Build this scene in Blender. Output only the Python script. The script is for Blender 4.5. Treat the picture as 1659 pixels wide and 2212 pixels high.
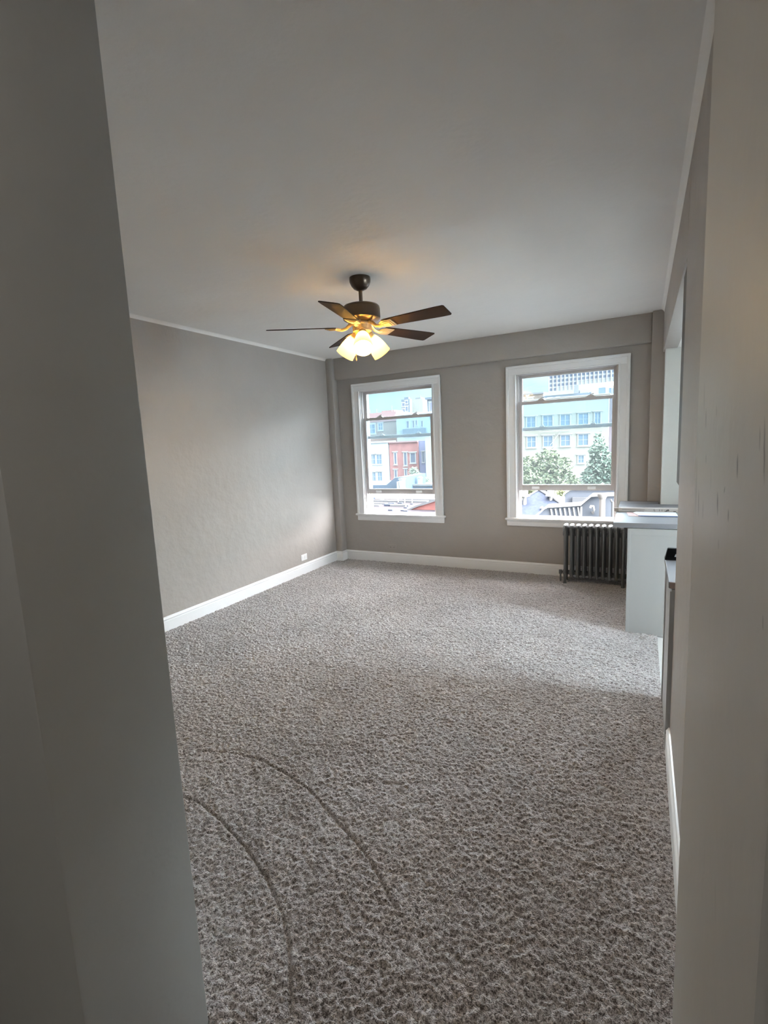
import bpy, bmesh, math, random
import numpy as np
from mathutils import Vector, Matrix

for o in list(bpy.data.objects):
    bpy.data.objects.remove(o)
random.seed(7)
SC = bpy.context.scene
COL = SC.collection
PI = math.pi

# ------------------------------------------------------------------ camera
EYE = Vector((0.0, 0.0, 1.583))
cam_data = bpy.data.cameras.new('camera')
cam = bpy.data.objects.new('camera', cam_data)
COL.objects.link(cam)
cr, cu, cf = (Vector((0.88495439, 0.46348512, -0.04513607)), Vector((-0.02404423, 0.14227379, 0.98953527)),
              Vector((-0.46505655, 0.87460832, -0.13704996)))
cam.matrix_world = Matrix(((cr.x, cu.x, -cf.x, EYE.x), (cr.y, cu.y, -cf.y, EYE.y), (cr.z, cu.z, -cf.z, EYE.z), (0, 0, 0, 1)))
cam_data.sensor_fit = 'VERTICAL'
cam_data.sensor_height = 24.0
cam_data.lens = 1056.27 * 24.0 / 2212.0
cam_data.clip_start = 0.02
cam_data.clip_end = 2000
SC.camera = cam

# ------------------------------------------------------------------ exposure
vs = SC.view_settings
vs.view_transform = 'Standard'
vs.look = 'None'
vs.gamma = 1.0
vs.use_curve_mapping = False
vs.exposure = 0.97

# ------------------------------------------------------------------ sky
SKY_STRENGTH = 1.0
EAST_FILL_GLOW = 24.5
HALL_FILL_W = 20.0
BULB_STRENGTH = 750.0
world = bpy.data.worlds.new('sky')
SC.world = world
world.use_nodes = True
wn, wl = world.node_tree.nodes, world.node_tree.links
wn.clear()
w_out = wn.new('ShaderNodeOutputWorld')
w_bg = wn.new('ShaderNodeBackground')
w_tc = wn.new('ShaderNodeTexCoord')
w_sep = wn.new('ShaderNodeSeparateXYZ')
w_ramp = wn.new('ShaderNodeValToRGB')
for pos, c in ((0.0, (0.255, 0.445, 0.435)), (0.10, (0.33, 0.47, 0.465)), (0.135, (0.6, 0.66, 0.66)), (0.17, (4.1, 4.0, 4.05)), (0.24, (11.2, 10.8, 11.0)), (1.0, (12.9, 12.5, 12.7))):
    e = w_ramp.color_ramp.elements[0 if pos == 0 else -1] if pos in (0.0, 1.0) else w_ramp.color_ramp.elements.new(pos)
    e.position = pos
    e.color = (*c, 1)
# sky brightened ahead of the facade and dimmed behind, shaped to light the room
w_dot = wn.new('ShaderNodeVectorMath')
w_dot.operation = 'DOT_PRODUCT'
w_dot.inputs[1].default_value = (0.55, 0.70, 0.45)
w_dir = wn.new('ShaderNodeMapRange')
w_dir.interpolation_type = 'SMOOTHSTEP'
w_dir.inputs['From Min'].default_value = -0.5
w_dir.inputs['From Max'].default_value = 0.8
w_dir.inputs['To Min'].default_value = 0.22
w_dir.inputs['To Max'].default_value = 1.75
wl.new(w_tc.outputs['Generated'], w_dot.inputs[0])
wl.new(w_dot.outputs['Value'], w_dir.inputs['Value'])
w_prod = wn.new('ShaderNodeMath')
w_prod.operation = 'MULTIPLY'
w_noise = wn.new('ShaderNodeTexNoise')
w_noise.inputs['Scale'].default_value = 5.0
w_noise.inputs['Detail'].default_value = 4.0
w_mr = wn.new('ShaderNodeMapRange')
w_mr.inputs['From Min'].default_value = 0.35
w_mr.inputs['From Max'].default_value = 0.65
w_mr.inputs['To Min'].default_value = 0.85
w_mr.inputs['To Max'].default_value = 1.25
w_mul = wn.new('ShaderNodeVectorMath')
w_mul.operation = 'SCALE'
wl.new(w_tc.outputs['Generated'], w_sep.inputs[0])
wl.new(w_sep.outputs['Z'], w_ramp.inputs['Fac'])
wl.new(w_tc.outputs['Generated'], w_noise.inputs['Vector'])
wl.new(w_noise.outputs['Fac'], w_mr.inputs['Value'])
wl.new(w_ramp.outputs['Color'], w_mul.inputs[0])
wl.new(w_mr.outputs['Result'], w_prod.inputs[0])
wl.new(w_dir.outputs['Result'], w_prod.inputs[1])
wl.new(w_prod.outputs[0], w_mul.inputs['Scale'])
# added bright patch of unseen low sky, feeding light through the kitchen windows (east)
w_dot2 = wn.new('ShaderNodeVectorMath')
w_dot2.operation = 'DOT_PRODUCT'
w_dot2.inputs[1].default_value = (1.0, 0.0, 0.1)
w_east = wn.new('ShaderNodeMapRange')
w_east.interpolation_type = 'SMOOTHSTEP'
w_east.inputs['From Min'].default_value = 0.55
w_east.inputs['From Max'].default_value = 0.95
w_east.inputs['To Min'].default_value = 0.0
w_east.inputs['To Max'].default_value = EAST_FILL_GLOW
wl.new(w_tc.outputs['Generated'], w_dot2.inputs[0])
wl.new(w_dot2.outputs['Value'], w_east.inputs['Value'])
w_glow = wn.new('ShaderNodeVectorMath')
w_glow.operation = 'SCALE'
w_glow.inputs[0].default_value = (0.98, 1.0, 1.04)
wl.new(w_east.outputs['Result'], w_glow.inputs['Scale'])
w_add = wn.new('ShaderNodeVectorMath')
w_add.operation = 'ADD'
wl.new(w_mul.outputs['Vector'], w_add.inputs[0])
wl.new(w_glow.outputs['Vector'], w_add.inputs[1])
wl.new(w_add.outputs['Vector'], w_bg.inputs['Color'])
w_bg.inputs['Strength'].default_value = SKY_STRENGTH
wl.new(w_bg.outputs[0], w_out.inputs['Surface'])

# hazy sun behind the building, on the facades across the street
sun_data = bpy.data.lights.new('sun', 'SUN')
sun_data.energy = 0.4
sun_data.angle = math.radians(12)
sun_data.color = (1.0, 0.96, 0.9)
sun = bpy.data.objects.new('sun', sun_data)
COL.objects.link(sun)
sun.rotation_euler = Vector((0.35, 0.75, -0.9)).to_track_quat('-Z', 'Y').to_euler()

# ------------------------------------------------------------------ helpers
ORIGIN = {}


def tag(o, label=None, cat=None, group=None, kind=None):
    if label: o['label'] = label
    if cat: o['category'] = cat
    if group: o['group'] = group
    if kind: o['kind'] = kind
    return o


def thing(name, loc, label, cat, group=None, rz=0.0):
    o = bpy.data.objects.new(name, None)
    o.empty_display_size = 0.1
    COL.objects.link(o)
    o.location = loc
    o.rotation_euler = (0, 0, rz)
    ORIGIN[o] = Matrix.Translation(Vector(loc)) @ Matrix.Rotation(rz, 4, 'Z')
    return tag(o, label, cat, group)


def obj(name, bm, mat, parent=None, smooth=None):
    """link a bmesh written in world coordinates as ONE mesh object"""
    bmesh.ops.recalc_face_normals(bm, faces=bm.faces)
    me = bpy.data.meshes.new(name)
    if parent is not None:
        bm.transform(ORIGIN[parent].inverted())
    bm.to_mesh(me)
    bm.free()
    me.materials.append(mat)
    o = bpy.data.objects.new(name, me)
    COL.objects.link(o)
    if smooth is not None:
        me.polygons.foreach_set('use_smooth', [True] * len(me.polygons))
        if smooth < 3.0:
            me.set_sharp_from_angle(angle=smooth)
    if parent is not None:
        o.parent = parent
        ORIGIN[o] = ORIGIN[parent]
    else:
        ORIGIN[o] = Matrix.Identity(4)
    return o


def rooted(name, bm, mat, base, smooth=None):
    """a top-level one-mesh thing whose origin sits at its base"""
    M = Matrix.Translation(Vector(base))
    bm.transform(M.inverted())
    o = obj(name, bm, mat, None, smooth)
    o.location = base
    ORIGIN[o] = M
    return o


def struct(name, bm, mat, smooth=None):
    o = obj(name, bm, mat, None, smooth)
    o['kind'] = 'structure'
    return o


def new():
    return bmesh.new()


def box(bm, x0, x1, y0, y1, z0, z1, bev=0.0, M=None, seg=2):
    vs_ = [bm.verts.new(p) for p in ((x0, y0, z0), (x1, y0, z0), (x1, y1, z0), (x0, y1, z0),
                                     (x0, y0, z1), (x1, y0, z1), (x1, y1, z1), (x0, y1, z1))]
    fs = [bm.faces.new([vs_[i] for i in f]) for f in ((0, 3, 2, 1), (4, 5, 6, 7), (0, 1, 5, 4), (1, 2, 6, 5), (2, 3, 7, 6), (3, 0, 4, 7))]
    if M is not None:
        for v in vs_: v.co = M @ v.co
    if bev > 0:
        es = list({e for f in fs for e in f.edges})
        bmesh.ops.bevel(bm, geom=es, offset=bev, segments=seg, affect='EDGES', profile=0.5)
    return bm


def lathe(bm, prof, n=32, M=None, cap=False):
    """prof: list of (r, z)"""
    rings = []
    for r, z in prof:
        if r < 1e-6:
            rings.append([bm.verts.new((0, 0, z))])
        else:
            rings.append([bm.verts.new((r * math.cos(2 * PI * k / n), r * math.sin(2 * PI * k / n), z)) for k in range(n)])
    for a, b in zip(rings[:-1], rings[1:]):
        for k in range(n):
            k2 = (k + 1) % n
            if len(a) == 1 and len(b) == 1: continue
            if len(a) == 1: bm.faces.new((a[0], b[k], b[k2]))
            elif len(b) == 1: bm.faces.new((a[k], a[k2], b[0]))
            else: bm.faces.new((a[k], a[k2], b[k2], b[k]))
    if cap:
        for rg in (rings[0], rings[-1]):
            if len(rg) > 2: bm.faces.new(rg)
    if M is not None:
        for rg in rings:
            for v in rg: v.co = M @ v.co
    return bm


def tube(bm, pts, r, n=8):
    pts = [Vector(p) for p in pts]
    rs = r if isinstance(r, (list, tuple)) else [r] * len(pts)
    rings = []
    up = Vector((0, 0, 1))
    for i, p in enumerate(pts):
        t = (pts[min(i + 1, len(pts) - 1)] - pts[max(i - 1, 0)]).normalized()
        a = up if abs(t.dot(up)) < 0.95 else Vector((1, 0, 0))
        s = t.cross(a).normalized()
        q = s.cross(t).normalized()
        rings.append([bm.verts.new(p + (s * math.cos(2 * PI * k / n) + q * math.sin(2 * PI * k / n)) * rs[i]) for k in range(n)])
    for a, b in zip(rings[:-1], rings[1:]):
        for k in range(n):
            bm.faces.new((a[k], a[(k + 1) % n], b[(k + 1) % n], b[k]))
    bm.faces.new(rings[0]); bm.faces.new(rings[-1])
    return bm


def prism(bm, poly, axis, a0, a1):
    """poly of 2D points extruded along 'X', 'Y' or 'Z' from a0 to a1"""
    def P(p, a):
        return {'X': (a, p[0], p[1]), 'Y': (p[0], a, p[1]), 'Z': (p[0], p[1], a)}[axis]
    A = [bm.verts.new(P(p, a0)) for p in poly]
    B = [bm.verts.new(P(p, a1)) for p in poly]
    n = len(poly)
    bm.faces.new(A); bm.faces.new(B)
    for k in range(n):
        bm.faces.new((A[k], A[(k + 1) % n], B[(k + 1) % n], B[k]))
    return bm


# ------------------------------------------------------------------ materials
def mat(name, col, rough=0.6, metal=0.0, spec=0.5, bump=None, vary=None, emit=None, coat=0.0):
    """bump = [(scale, strength, distance), ...]; vary = (scale, amount, detail)"""
    m = bpy.data.materials.new(name)
    m.use_nodes = True
    N, L = m.node_tree.nodes, m.node_tree.links
    b = N['Principled BSDF']
    b.inputs['Base Color'].default_value = (*col, 1)
    b.inputs['Roughness'].default_value = rough
    b.inputs['Metallic'].default_value = metal
    b.inputs['Specular IOR Level'].default_value = spec
    b.inputs['Coat Weight'].default_value = coat
    geo = N.new('ShaderNodeNewGeometry')
    if vary:
        nz = N.new('ShaderNodeTexNoise')
        nz.inputs['Scale'].default_value = vary[0]
        nz.inputs['Detail'].default_value = vary[2] if len(vary) > 2 else 4
        L.new(geo.outputs['Position'], nz.inputs['Vector'])
        mr = N.new('ShaderNodeMapRange')
        mr.inputs['From Min'].default_value = 0.3
        mr.inputs['From Max'].default_value = 0.7
        mr.inputs['To Min'].default_value = 1 - vary[1]
        mr.inputs['To Max'].default_value = 1 + vary[1]
        L.new(nz.outputs['Fac'], mr.inputs['Value'])
        mx = N.new('ShaderNodeVectorMath')
        mx.operation = 'SCALE'
        mx.inputs[0].default_value = col
        L.new(mr.outputs['Result'], mx.inputs['Scale'])
        L.new(mx.outputs['Vector'], b.inputs['Base Color'])
    prev = None
    for sc, st, di in (bump or []):
        nz = N.new('ShaderNodeTexNoise')
        nz.inputs['Scale'].default_value = sc
        nz.inputs['Detail'].default_value = 3
        L.new(geo.outputs['Position'], nz.inputs['Vector'])
        bp = N.new('ShaderNodeBump')
        bp.inputs['Strength'].default_value = st
        bp.inputs['Distance'].default_value = di
        L.new(nz.outputs['Fac'], bp.inputs['Height'])
        if prev: L.new(prev.outputs['Normal'], bp.inputs['Normal'])
        prev = bp
    if prev: L.new(prev.outputs['Normal'], b.inputs['Normal'])
    if emit:
        b.inputs['Emission Color'].default_value = (*emit[0], 1)
        b.inputs['Emission Strength'].default_value = emit[1]
    return m


PLASTER = [(9.0, 0.35, 0.02), (38.0, 0.25, 0.006)]
M_WALL = mat('greige_wall_paint', (0.385, 0.352, 0.322), 0.55, bump=PLASTER, vary=(2.5, 0.025))
M_HALL = mat('hall_wall_paint', (0.50, 0.488, 0.46), 0.5, bump=[(9.0, 0.2, 0.015), (60.0, 0.15, 0.003)], vary=(2.5, 0.03))
M_CEIL = mat('ceiling_paint', (0.78, 0.765, 0.735), 0.7, bump=[(5.0, 0.35, 0.02), (30.0, 0.2, 0.006)], vary=(1.5, 0.02))
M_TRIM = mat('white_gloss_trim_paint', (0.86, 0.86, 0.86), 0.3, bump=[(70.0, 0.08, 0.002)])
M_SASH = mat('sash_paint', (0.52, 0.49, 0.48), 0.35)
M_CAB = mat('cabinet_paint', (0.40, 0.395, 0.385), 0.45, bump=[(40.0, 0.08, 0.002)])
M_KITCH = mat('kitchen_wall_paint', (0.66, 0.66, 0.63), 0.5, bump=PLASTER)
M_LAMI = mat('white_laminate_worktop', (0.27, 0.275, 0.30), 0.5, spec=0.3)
M_OUTER = mat('grey_outer_sill', (0.16, 0.16, 0.17), 0.7, spec=0.1)  # even dark grey, much darker than the trim
M_VINYL = mat('kitchen_vinyl', (0.72, 0.71, 0.69), 0.4)
M_BRONZE = mat('antique_bronze_metal', (0.135, 0.10, 0.075), 0.30, metal=0.9, bump=[(300.0, 0.05, 0.001)])
M_BRASS = mat('brushed_bronze_iron', (0.66, 0.52, 0.32), 0.42, metal=0.6)
M_IRON = mat('radiator_paint', (0.13, 0.135, 0.135), 0.33, metal=0.15, bump=[(180.0, 0.1, 0.001)])
M_BLACK = mat('black_plastic', (0.004, 0.004, 0.005), 0.5, spec=0.1)
M_PLATE = mat('white_plate_plastic', (0.8, 0.8, 0.79), 0.3)
M_DARK = mat('dark_slot', (0.03, 0.03, 0.03), 0.6)
M_CARD = mat('cardboard', (0.27, 0.22, 0.19), 0.8, vary=(30, 0.06))
M_CARDW = mat('white_faced_cardboard', (0.46, 0.42, 0.40), 0.6)
M_INK = mat('printing_ink', (0.09, 0.075, 0.07), 0.7)
M_PINKP = mat('pink_paper', (0.75, 0.52, 0.52), 0.7)
M_WHITEP = mat('white_paper', (0.82, 0.82, 0.84), 0.6)
M_BLUEP = mat('blue_ink_paper', (0.12, 0.2, 0.5), 0.6)
M_SIDE_SHADE = mat('cabinet_side_shade', (0.09, 0.075, 0.065), 0.6)  # shade tone for the upper cabinet's side
M_TAN = mat('raw_particle_board', (0.42, 0.33, 0.29), 0.8)


def wood_mat():
    m = mat('walnut_blade', (0.06, 0.03, 0.018), 0.6, spec=0.1)
    N, L = m.node_tree.nodes, m.node_tree.links
    tc = N.new('ShaderNodeTexCoord')
    mp = N.new('ShaderNodeMapping')
    mp.inputs['Scale'].default_value = (2, 30, 30)
    nz = N.new('ShaderNodeTexNoise')
    nz.inputs['Scale'].default_value = 3
    nz.inputs['Detail'].default_value = 6
    rp = N.new('ShaderNodeValToRGB')
    rp.color_ramp.elements[0].color = (0.024, 0.013, 0.008, 1)
    rp.color_ramp.elements[1].color = (0.058, 0.031, 0.019, 1)
    L.new(tc.outputs['Object'], mp.inputs['Vector'])
    L.new(mp.outputs[0], nz.inputs['Vector'])
    L.new(nz.outputs['Fac'], rp.inputs['Fac'])
    L.new(rp.outputs['Color'], N['Principled BSDF'].inputs['Base Color'])
    return m


M_WOOD = wood_mat()


def pane_mat(name, tint, gloss):
    m = bpy.data.materials.new(name)
    m.use_nodes = True
    N, L = m.node_tree.nodes, m.node_tree.links
    N.remove(N['Principled BSDF'])
    out = N['Material Output']
    t = N.new('ShaderNodeBsdfTransparent')
    t.inputs['Color'].default_value = (*tint, 1)
    g = N.new('ShaderNodeBsdfGlossy')
    g.inputs['Roughness'].default_value = 0.02
    fr = N.new('ShaderNodeFresnel')
    fr.inputs['IOR'].default_value = 1.45
    ml = N.new('ShaderNodeMath')
    ml.operation = 'MULTIPLY'
    ml.inputs[1].default_value = gloss
    L.new(fr.outputs[0], ml.inputs[0])
    mx = N.new('ShaderNodeMixShader')
    L.new(ml.outputs[0], mx.inputs[0])
    # thin translucent veil imitating pale glare over the view outside
    veil = N.new('ShaderNodeBsdfTranslucent')
    veil.inputs['Color'].default_value = (0.85, 0.92, 0.95, 1)
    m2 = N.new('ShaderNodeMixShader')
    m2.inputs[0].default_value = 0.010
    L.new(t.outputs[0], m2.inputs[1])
    L.new(veil.outputs[0], m2.inputs[2])
    L.new(m2.outputs[0], mx.inputs[1])
    L.new(g.outputs[0], mx.inputs[2])
    L.new(mx.outputs[0], out.inputs['Surface'])
    return m


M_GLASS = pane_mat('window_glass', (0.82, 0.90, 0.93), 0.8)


def shade_mat():
    m = bpy.data.materials.new('frosted_shade_glass')
    m.use_nodes = True
    N, L = m.node_tree.nodes, m.node_tree.links
    b = N['Principled BSDF']
    b.inputs['Base Color'].default_value = (0.9, 0.85, 0.65, 1)
    b.inputs['Roughness'].default_value = 0.35
    tr = N.new('ShaderNodeBsdfTranslucent')
    tr.inputs['Color'].default_value = (0.95, 0.83, 0.50, 1)
    mx = N.new('ShaderNodeMixShader')
    mx.inputs[0].default_value = 0.75
    L.new(b.outputs[0], mx.inputs[1])
    L.new(tr.outputs[0], mx.inputs[2])
    L.new(mx.outputs[0], N['Material Output'].inputs['Surface'])
    b.inputs['Emission Color'].default_value = (1.0, 0.76, 0.28, 1)
    b.inputs['Emission Strength'].default_value = 0.25
    return m


M_SHADE = shade_mat()
M_BULB = mat('lit_bulb', (1, 0.9, 0.7), 0.5, emit=((1.0, 0.74, 0.44), BULB_STRENGTH))


def carpet_mat():
    m = bpy.data.materials.new('frieze_carpet')
    m.use_nodes = True
    N, L = m.node_tree.nodes, m.node_tree.links
    b = N['Principled BSDF']
    b.inputs['Roughness'].default_value = 0.95
    b.inputs['Specular IOR Level'].default_value = 0.1
    b.inputs['Sheen Weight'].default_value = 1.0
    b.inputs['Sheen Roughness'].default_value = 0.45
    geo = N.new('ShaderNodeNewGeometry')
    n1 = N.new('ShaderNodeTexNoise'); n1.inputs['Scale'].default_value = 110; n1.inputs['Detail'].default_value = 2
    n2 = N.new('ShaderNodeTexNoise'); n2.inputs['Scale'].default_value = 260; n2.inputs['Detail'].default_value = 2
    n3 = N.new('ShaderNodeTexNoise'); n3.inputs['Scale'].default_value = 2.2; n3.inputs['Detail'].default_value = 5
    for n in (n1, n2, n3): L.new(geo.outputs['Position'], n.inputs['Vector'])
    ad = N.new('ShaderNodeMath'); ad.operation = 'ADD'
    L.new(n1.outputs['Fac'], ad.inputs[0]); L.new(n2.outputs['Fac'], ad.inputs[1])
    rp = N.new('ShaderNodeValToRGB')
    rp.color_ramp.elements[0].position = 0.40
    rp.color_ramp.elements[0].color = (0.105, 0.085, 0.080, 1)
    rp.color_ramp.elements[1].position = 0.60
    rp.color_ramp.elements[1].color = (0.60, 0.547, 0.535, 1)
    hv = N.new('ShaderNodeMath'); hv.operation = 'MULTIPLY'; hv.inputs[1].default_value = 0.5
    L.new(ad.outputs[0], hv.inputs[0]); L.new(hv.outputs[0], rp.inputs['Fac'])
    mr = N.new('ShaderNodeMapRange')
    mr.inputs['From Min'].default_value = 0.3; mr.inputs['From Max'].default_value = 0.7
    mr.inputs['To Min'].default_value = 0.85; mr.inputs['To Max'].default_value = 1.15
    L.new(n3.outputs['Fac'], mr.inputs['Value'])
    sc = N.new('ShaderNodeVectorMath'); sc.operation = 'SCALE'
    L.new(rp.outputs['Color'], sc.inputs[0]); L.new(mr.outputs['Result'], sc.inputs['Scale'])
    L.new(sc.outputs['Vector'], b.inputs['Base Color'])
    bp = N.new('ShaderNodeBump'); bp.inputs['Strength'].default_value = 0.9; bp.inputs['Distance'].default_value = 0.006
    L.new(ad.outputs[0], bp.inputs['Height']); L.new(bp.outputs['Normal'], b.inputs['Normal'])
    return m


M_CARPET = carpet_mat()


def scuffed_wall_mat(marks):
    """plaster paint with dark vertical scuffs at fixed places (along y and z)"""
    m = mat('scuffed_wall_paint', (0.50, 0.478, 0.445), 0.5, bump=[(9.0, 0.2, 0.015), (60.0, 0.15, 0.003)])
    N, L = m.node_tree.nodes, m.node_tree.links
    geo = N.new('ShaderNodeNewGeometry')
    sp = N.new('ShaderNodeSeparateXYZ')
    L.new(geo.outputs['Position'], sp.inputs[0])
    nz = N.new('ShaderNodeTexNoise')
    nz.inputs['Scale'].default_value = 90
    L.new(geo.outputs['Position'], nz.inputs['Vector'])
    wob = N.new('ShaderNodeMath'); wob.operation = 'MULTIPLY_ADD'
    wob.inputs[1].default_value = 0.004; wob.inputs[2].default_value = -0.002
    L.new(nz.outputs['Fac'], wob.inputs[0])
    xw = N.new('ShaderNodeMath'); xw.operation = 'ADD'
    L.new(sp.outputs['Y'], xw.inputs[0]); L.new(wob.outputs[0], xw.inputs[1])

    def mnode(op, a, b):
        n = N.new('ShaderNodeMath'); n.operation = op
        for i, v in enumerate((a, b)):
            if v is None: continue
            if isinstance(v, (int, float)): n.inputs[i].default_value = v
            else: L.new(v, n.inputs[i])
        return n.outputs[0]
    total = None
    for x0, z1, x1, z0, st, hw in marks:
        zc, hz = (z0 + z1) / 2, abs(z1 - z0) / 2
        sl = (x1 - x0) / (z0 - z1)
        dz = mnode('SUBTRACT', sp.outputs['Z'], zc)
        xc = mnode('MULTIPLY_ADD', dz, sl)
        xc.node.inputs[2].default_value = (x0 + x1) / 2
        dx = mnode('ABSOLUTE', mnode('SUBTRACT', xw.outputs[0], xc), None)
        fx = mnode('SUBTRACT', 1.0, mnode('DIVIDE', dx, hw)); fx.node.use_clamp = True
        fz = mnode('SUBTRACT', 1.0, mnode('POWER', mnode('DIVIDE', mnode('ABSOLUTE', dz, None), hz), 2.0)); fz.node.use_clamp = True
        k = mnode('MULTIPLY', mnode('MULTIPLY', fx, fz), st)
        total = k if total is None else mnode('ADD', total, k)
    total.node.use_clamp = True
    mx = N.new('ShaderNodeMix'); mx.data_type = 'RGBA'
    L.new(total, mx.inputs[0])
    mx.inputs[6].default_value = (0.50, 0.478, 0.445, 1)
    mx.inputs[7].default_value = (0.035, 0.03, 0.028, 1)
    L.new(mx.outputs[2], N['Principled BSDF'].inputs['Base Color'])
    return m


# (y at top, z top, y at bottom, z bottom, strength, half width)
SCUFFS = [(0.830, 1.712, 0.812, 1.660, .25, .016), (0.6724, 1.608, 0.6630, 1.582, .40, .009), (0.5796, 1.606, 0.5756, 1.594, .35, .006),
          (0.4458, 1.565, 0.4410, 1.545, .8, .0045), (0.3608, 1.590, 0.3503, 1.549, .8, .0030), (0.3723, 1.584, 0.3691, 1.568, .5, .0028),
          (0.7141, 1.511, 0.7011, 1.477, .5, .010), (0.5432, 1.526, 0.5357, 1.503, .8, .006), (0.4990, 1.535, 0.5040, 1.528, .6, .004),
          (0.4756, 1.519, 0.4731, 1.508, .75, .0045), (0.5217, 1.485, 0.5196, 1.475, .3, .005), (0.3332, 1.478, 0.3314, 1.469, .5, .0022),
          (0.7500, 1.551, 0.7400, 1.471, .3, .014), (0.6507, 1.556, 0.6477, 1.545, .3, .009), (0.4434, 1.212, 0.4326, 1.178, .12, .006),
          (0.70, 1.640, 0.69, 1.600, .25, .010), (0.60, 1.545, 0.595, 1.520, .2, .006), (0.66, 1.505, 0.655, 1.480, .3, .008)]
M_SCUFF = scuffed_wall_mat(SCUFFS)

# ================================================================== room shell
XL, XR, YB, YF, H = -3.772, 0.152, 5.74, 0.771, 2.74
HALL_L, HALL_R, HALL_B = -1.90, 1.00, -1.60
KX, KY0, KY1, KH = 2.40, 2.62, 5.38, 2.34          # kitchen: right wall, near wall face, far wall, ceiling

bm = new()
box(bm, XL - 0.2, KX + 0.2, HALL_B - 0.2, YB + 0.25, -0.2, -0.012)
struct('floor', bm, M_VINYL)
bm = new()
box(bm, XL - 0.2, KX + 0.2, HALL_B - 0.2, YB + 0.25, H, H + 0.2)
struct('ceiling', bm, M_CEIL)
bm = new()
box(bm, XR + 0.11, KX, KY0, KY1, KH, H - 0.002)
struct('ceiling_kitchen', bm, M_CEIL)

bm = new()
box(bm, XL - 0.2, XL, YF, YB + 0.25, -0.012, H)
struct('wall_left', bm, M_WALL)

# window openings in the back wall
WIN = [(-3.450, -2.192, 0.925), (-1.397, -0.128, 0.978)]
CAS = 0.108
OZ0, OZ1 = 0.655, 2.295
bm = new()
xs = [XL, WIN[0][0] + CAS, WIN[0][1] - CAS, WIN[1][0] + CAS, WIN[1][1] - CAS, 0.55]
for i in (0, 2, 4):
    box(bm, xs[i], xs[i + 1], YB, YB + 0.22, -0.012, H)
for i in (1, 3):
    box(bm, xs[i], xs[i + 1], YB, YB + 0.22, -0.012, OZ0)
    box(bm, xs[i], xs[i + 1], YB, YB + 0.22, OZ1, H)
box(bm, XL - 0.01, -3.675, 5.62, YB + 0.01, -0.012, H - 0.0005, 0.012)          # corner column, left
box(bm, 0.055, 0.40, 5.60, YB + 0.01, -0.012, H - 0.0005, 0.008)                # corner column, right
box(bm, -3.69, 0.06, 5.672, YB + 0.01, 2.462, H + 0.01, 0.016, seg=3)             # ceiling beam over the windows
struct('wall_back', bm, M_WALL, smooth=0.6)

# right wall: solid part, then a header over the wide kitchen opening
bm = new()
box(bm, XR, XR + 0.11, YF - 0.02, KY0, -0.012, H)
box(bm, XR, XR + 0.11, KY0 - 0.02, 5.62, KH, H - 0.001, 0.006)
struct('wall_right', bm, M_WALL, smooth=0.6)
bm = new()
box(bm, XR + 0.11, KX, KY0 - 0.11, KY0 - 0.001, -0.012, H)
struct('wall_kitchen_near', bm, M_KITCH)
KF = (0.62, 2.22, 0.98, 2.22)                        # added window in the kitchen's far wall, out of view, to let in daylight
bm = new()
box(bm, 0.168, KF[0], KY1, 5.59, -0.012, KH + 0.1)
box(bm, KF[1], KX, KY1, 5.59, -0.012, KH + 0.1)
box(bm, KF[0], KF[1], KY1, 5.59, -0.012, KF[2])
box(bm, KF[0], KF[1], KY1, 5.59, KF[3], KH + 0.1)
struct('wall_kitchen_far', bm, M_KITCH)
bm = new()
for x0, x1, z0, z1 in ((KF[0], KF[1], KF[2], KF[2] + .05), (KF[0], KF[1], KF[3] - .05, KF[3]), (KF[0], KF[0] + .05, KF[2], KF[3]),
                       (KF[1] - .05, KF[1], KF[2], KF[3]), ((KF[0] + KF[1]) / 2 - .03, (KF[0] + KF[1]) / 2 + .03, KF[2], KF[3])):
    box(bm, x0, x1, KY1 + .08, KY1 + .12, z0, z1)
kf = struct('window_4', bm, M_SASH)
bm = new()
box(bm, KF[0] + .05, KF[1] - .05, KY1 + .098, KY1 + .102, KF[2] + .05, KF[3] - .05)
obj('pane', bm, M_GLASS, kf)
# kitchen right wall with an added, unseen window in it
KW = (2.95, 3.75, 0.95, 2.15)
bm = new()
box(bm, KX, KX + 0.2, HALL_B, KW[0], -0.012, H)
box(bm, KX, KX + 0.2, KW[1], YB + 0.25, -0.012, H)
box(bm, KX, KX + 0.2, KW[0], KW[1], -0.012, KW[2])
box(bm, KX, KX + 0.2, KW[0], KW[1], KW[3], H)
struct('wall_kitchen_right', bm, M_KITCH)
# added kitchen window, out of view, brings more daylight indoors
bm = new()
for y0, y1, z0, z1 in ((KW[0], KW[1], KW[2], KW[2] + .05), (KW[0], KW[1], KW[3] - .05, KW[3]), (KW[0], KW[0] + .05, KW[2], KW[3]),
                       (KW[1] - .05, KW[1], KW[2], KW[3]), ((KW[0] + KW[1]) / 2 - .03, (KW[0] + KW[1]) / 2 + .03, KW[2], KW[3])):
    box(bm, KX + 0.06, KX + 0.1, y0, y1, z0, z1)
kw = struct('window_3', bm, M_SASH)
bm = new()
box(bm, KX + 0.078, KX + 0.082, KW[0] + .05, KW[1] - .05, KW[2] + .05, KW[3] - .05)
obj('pane', bm, M_GLASS, kw)

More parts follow.
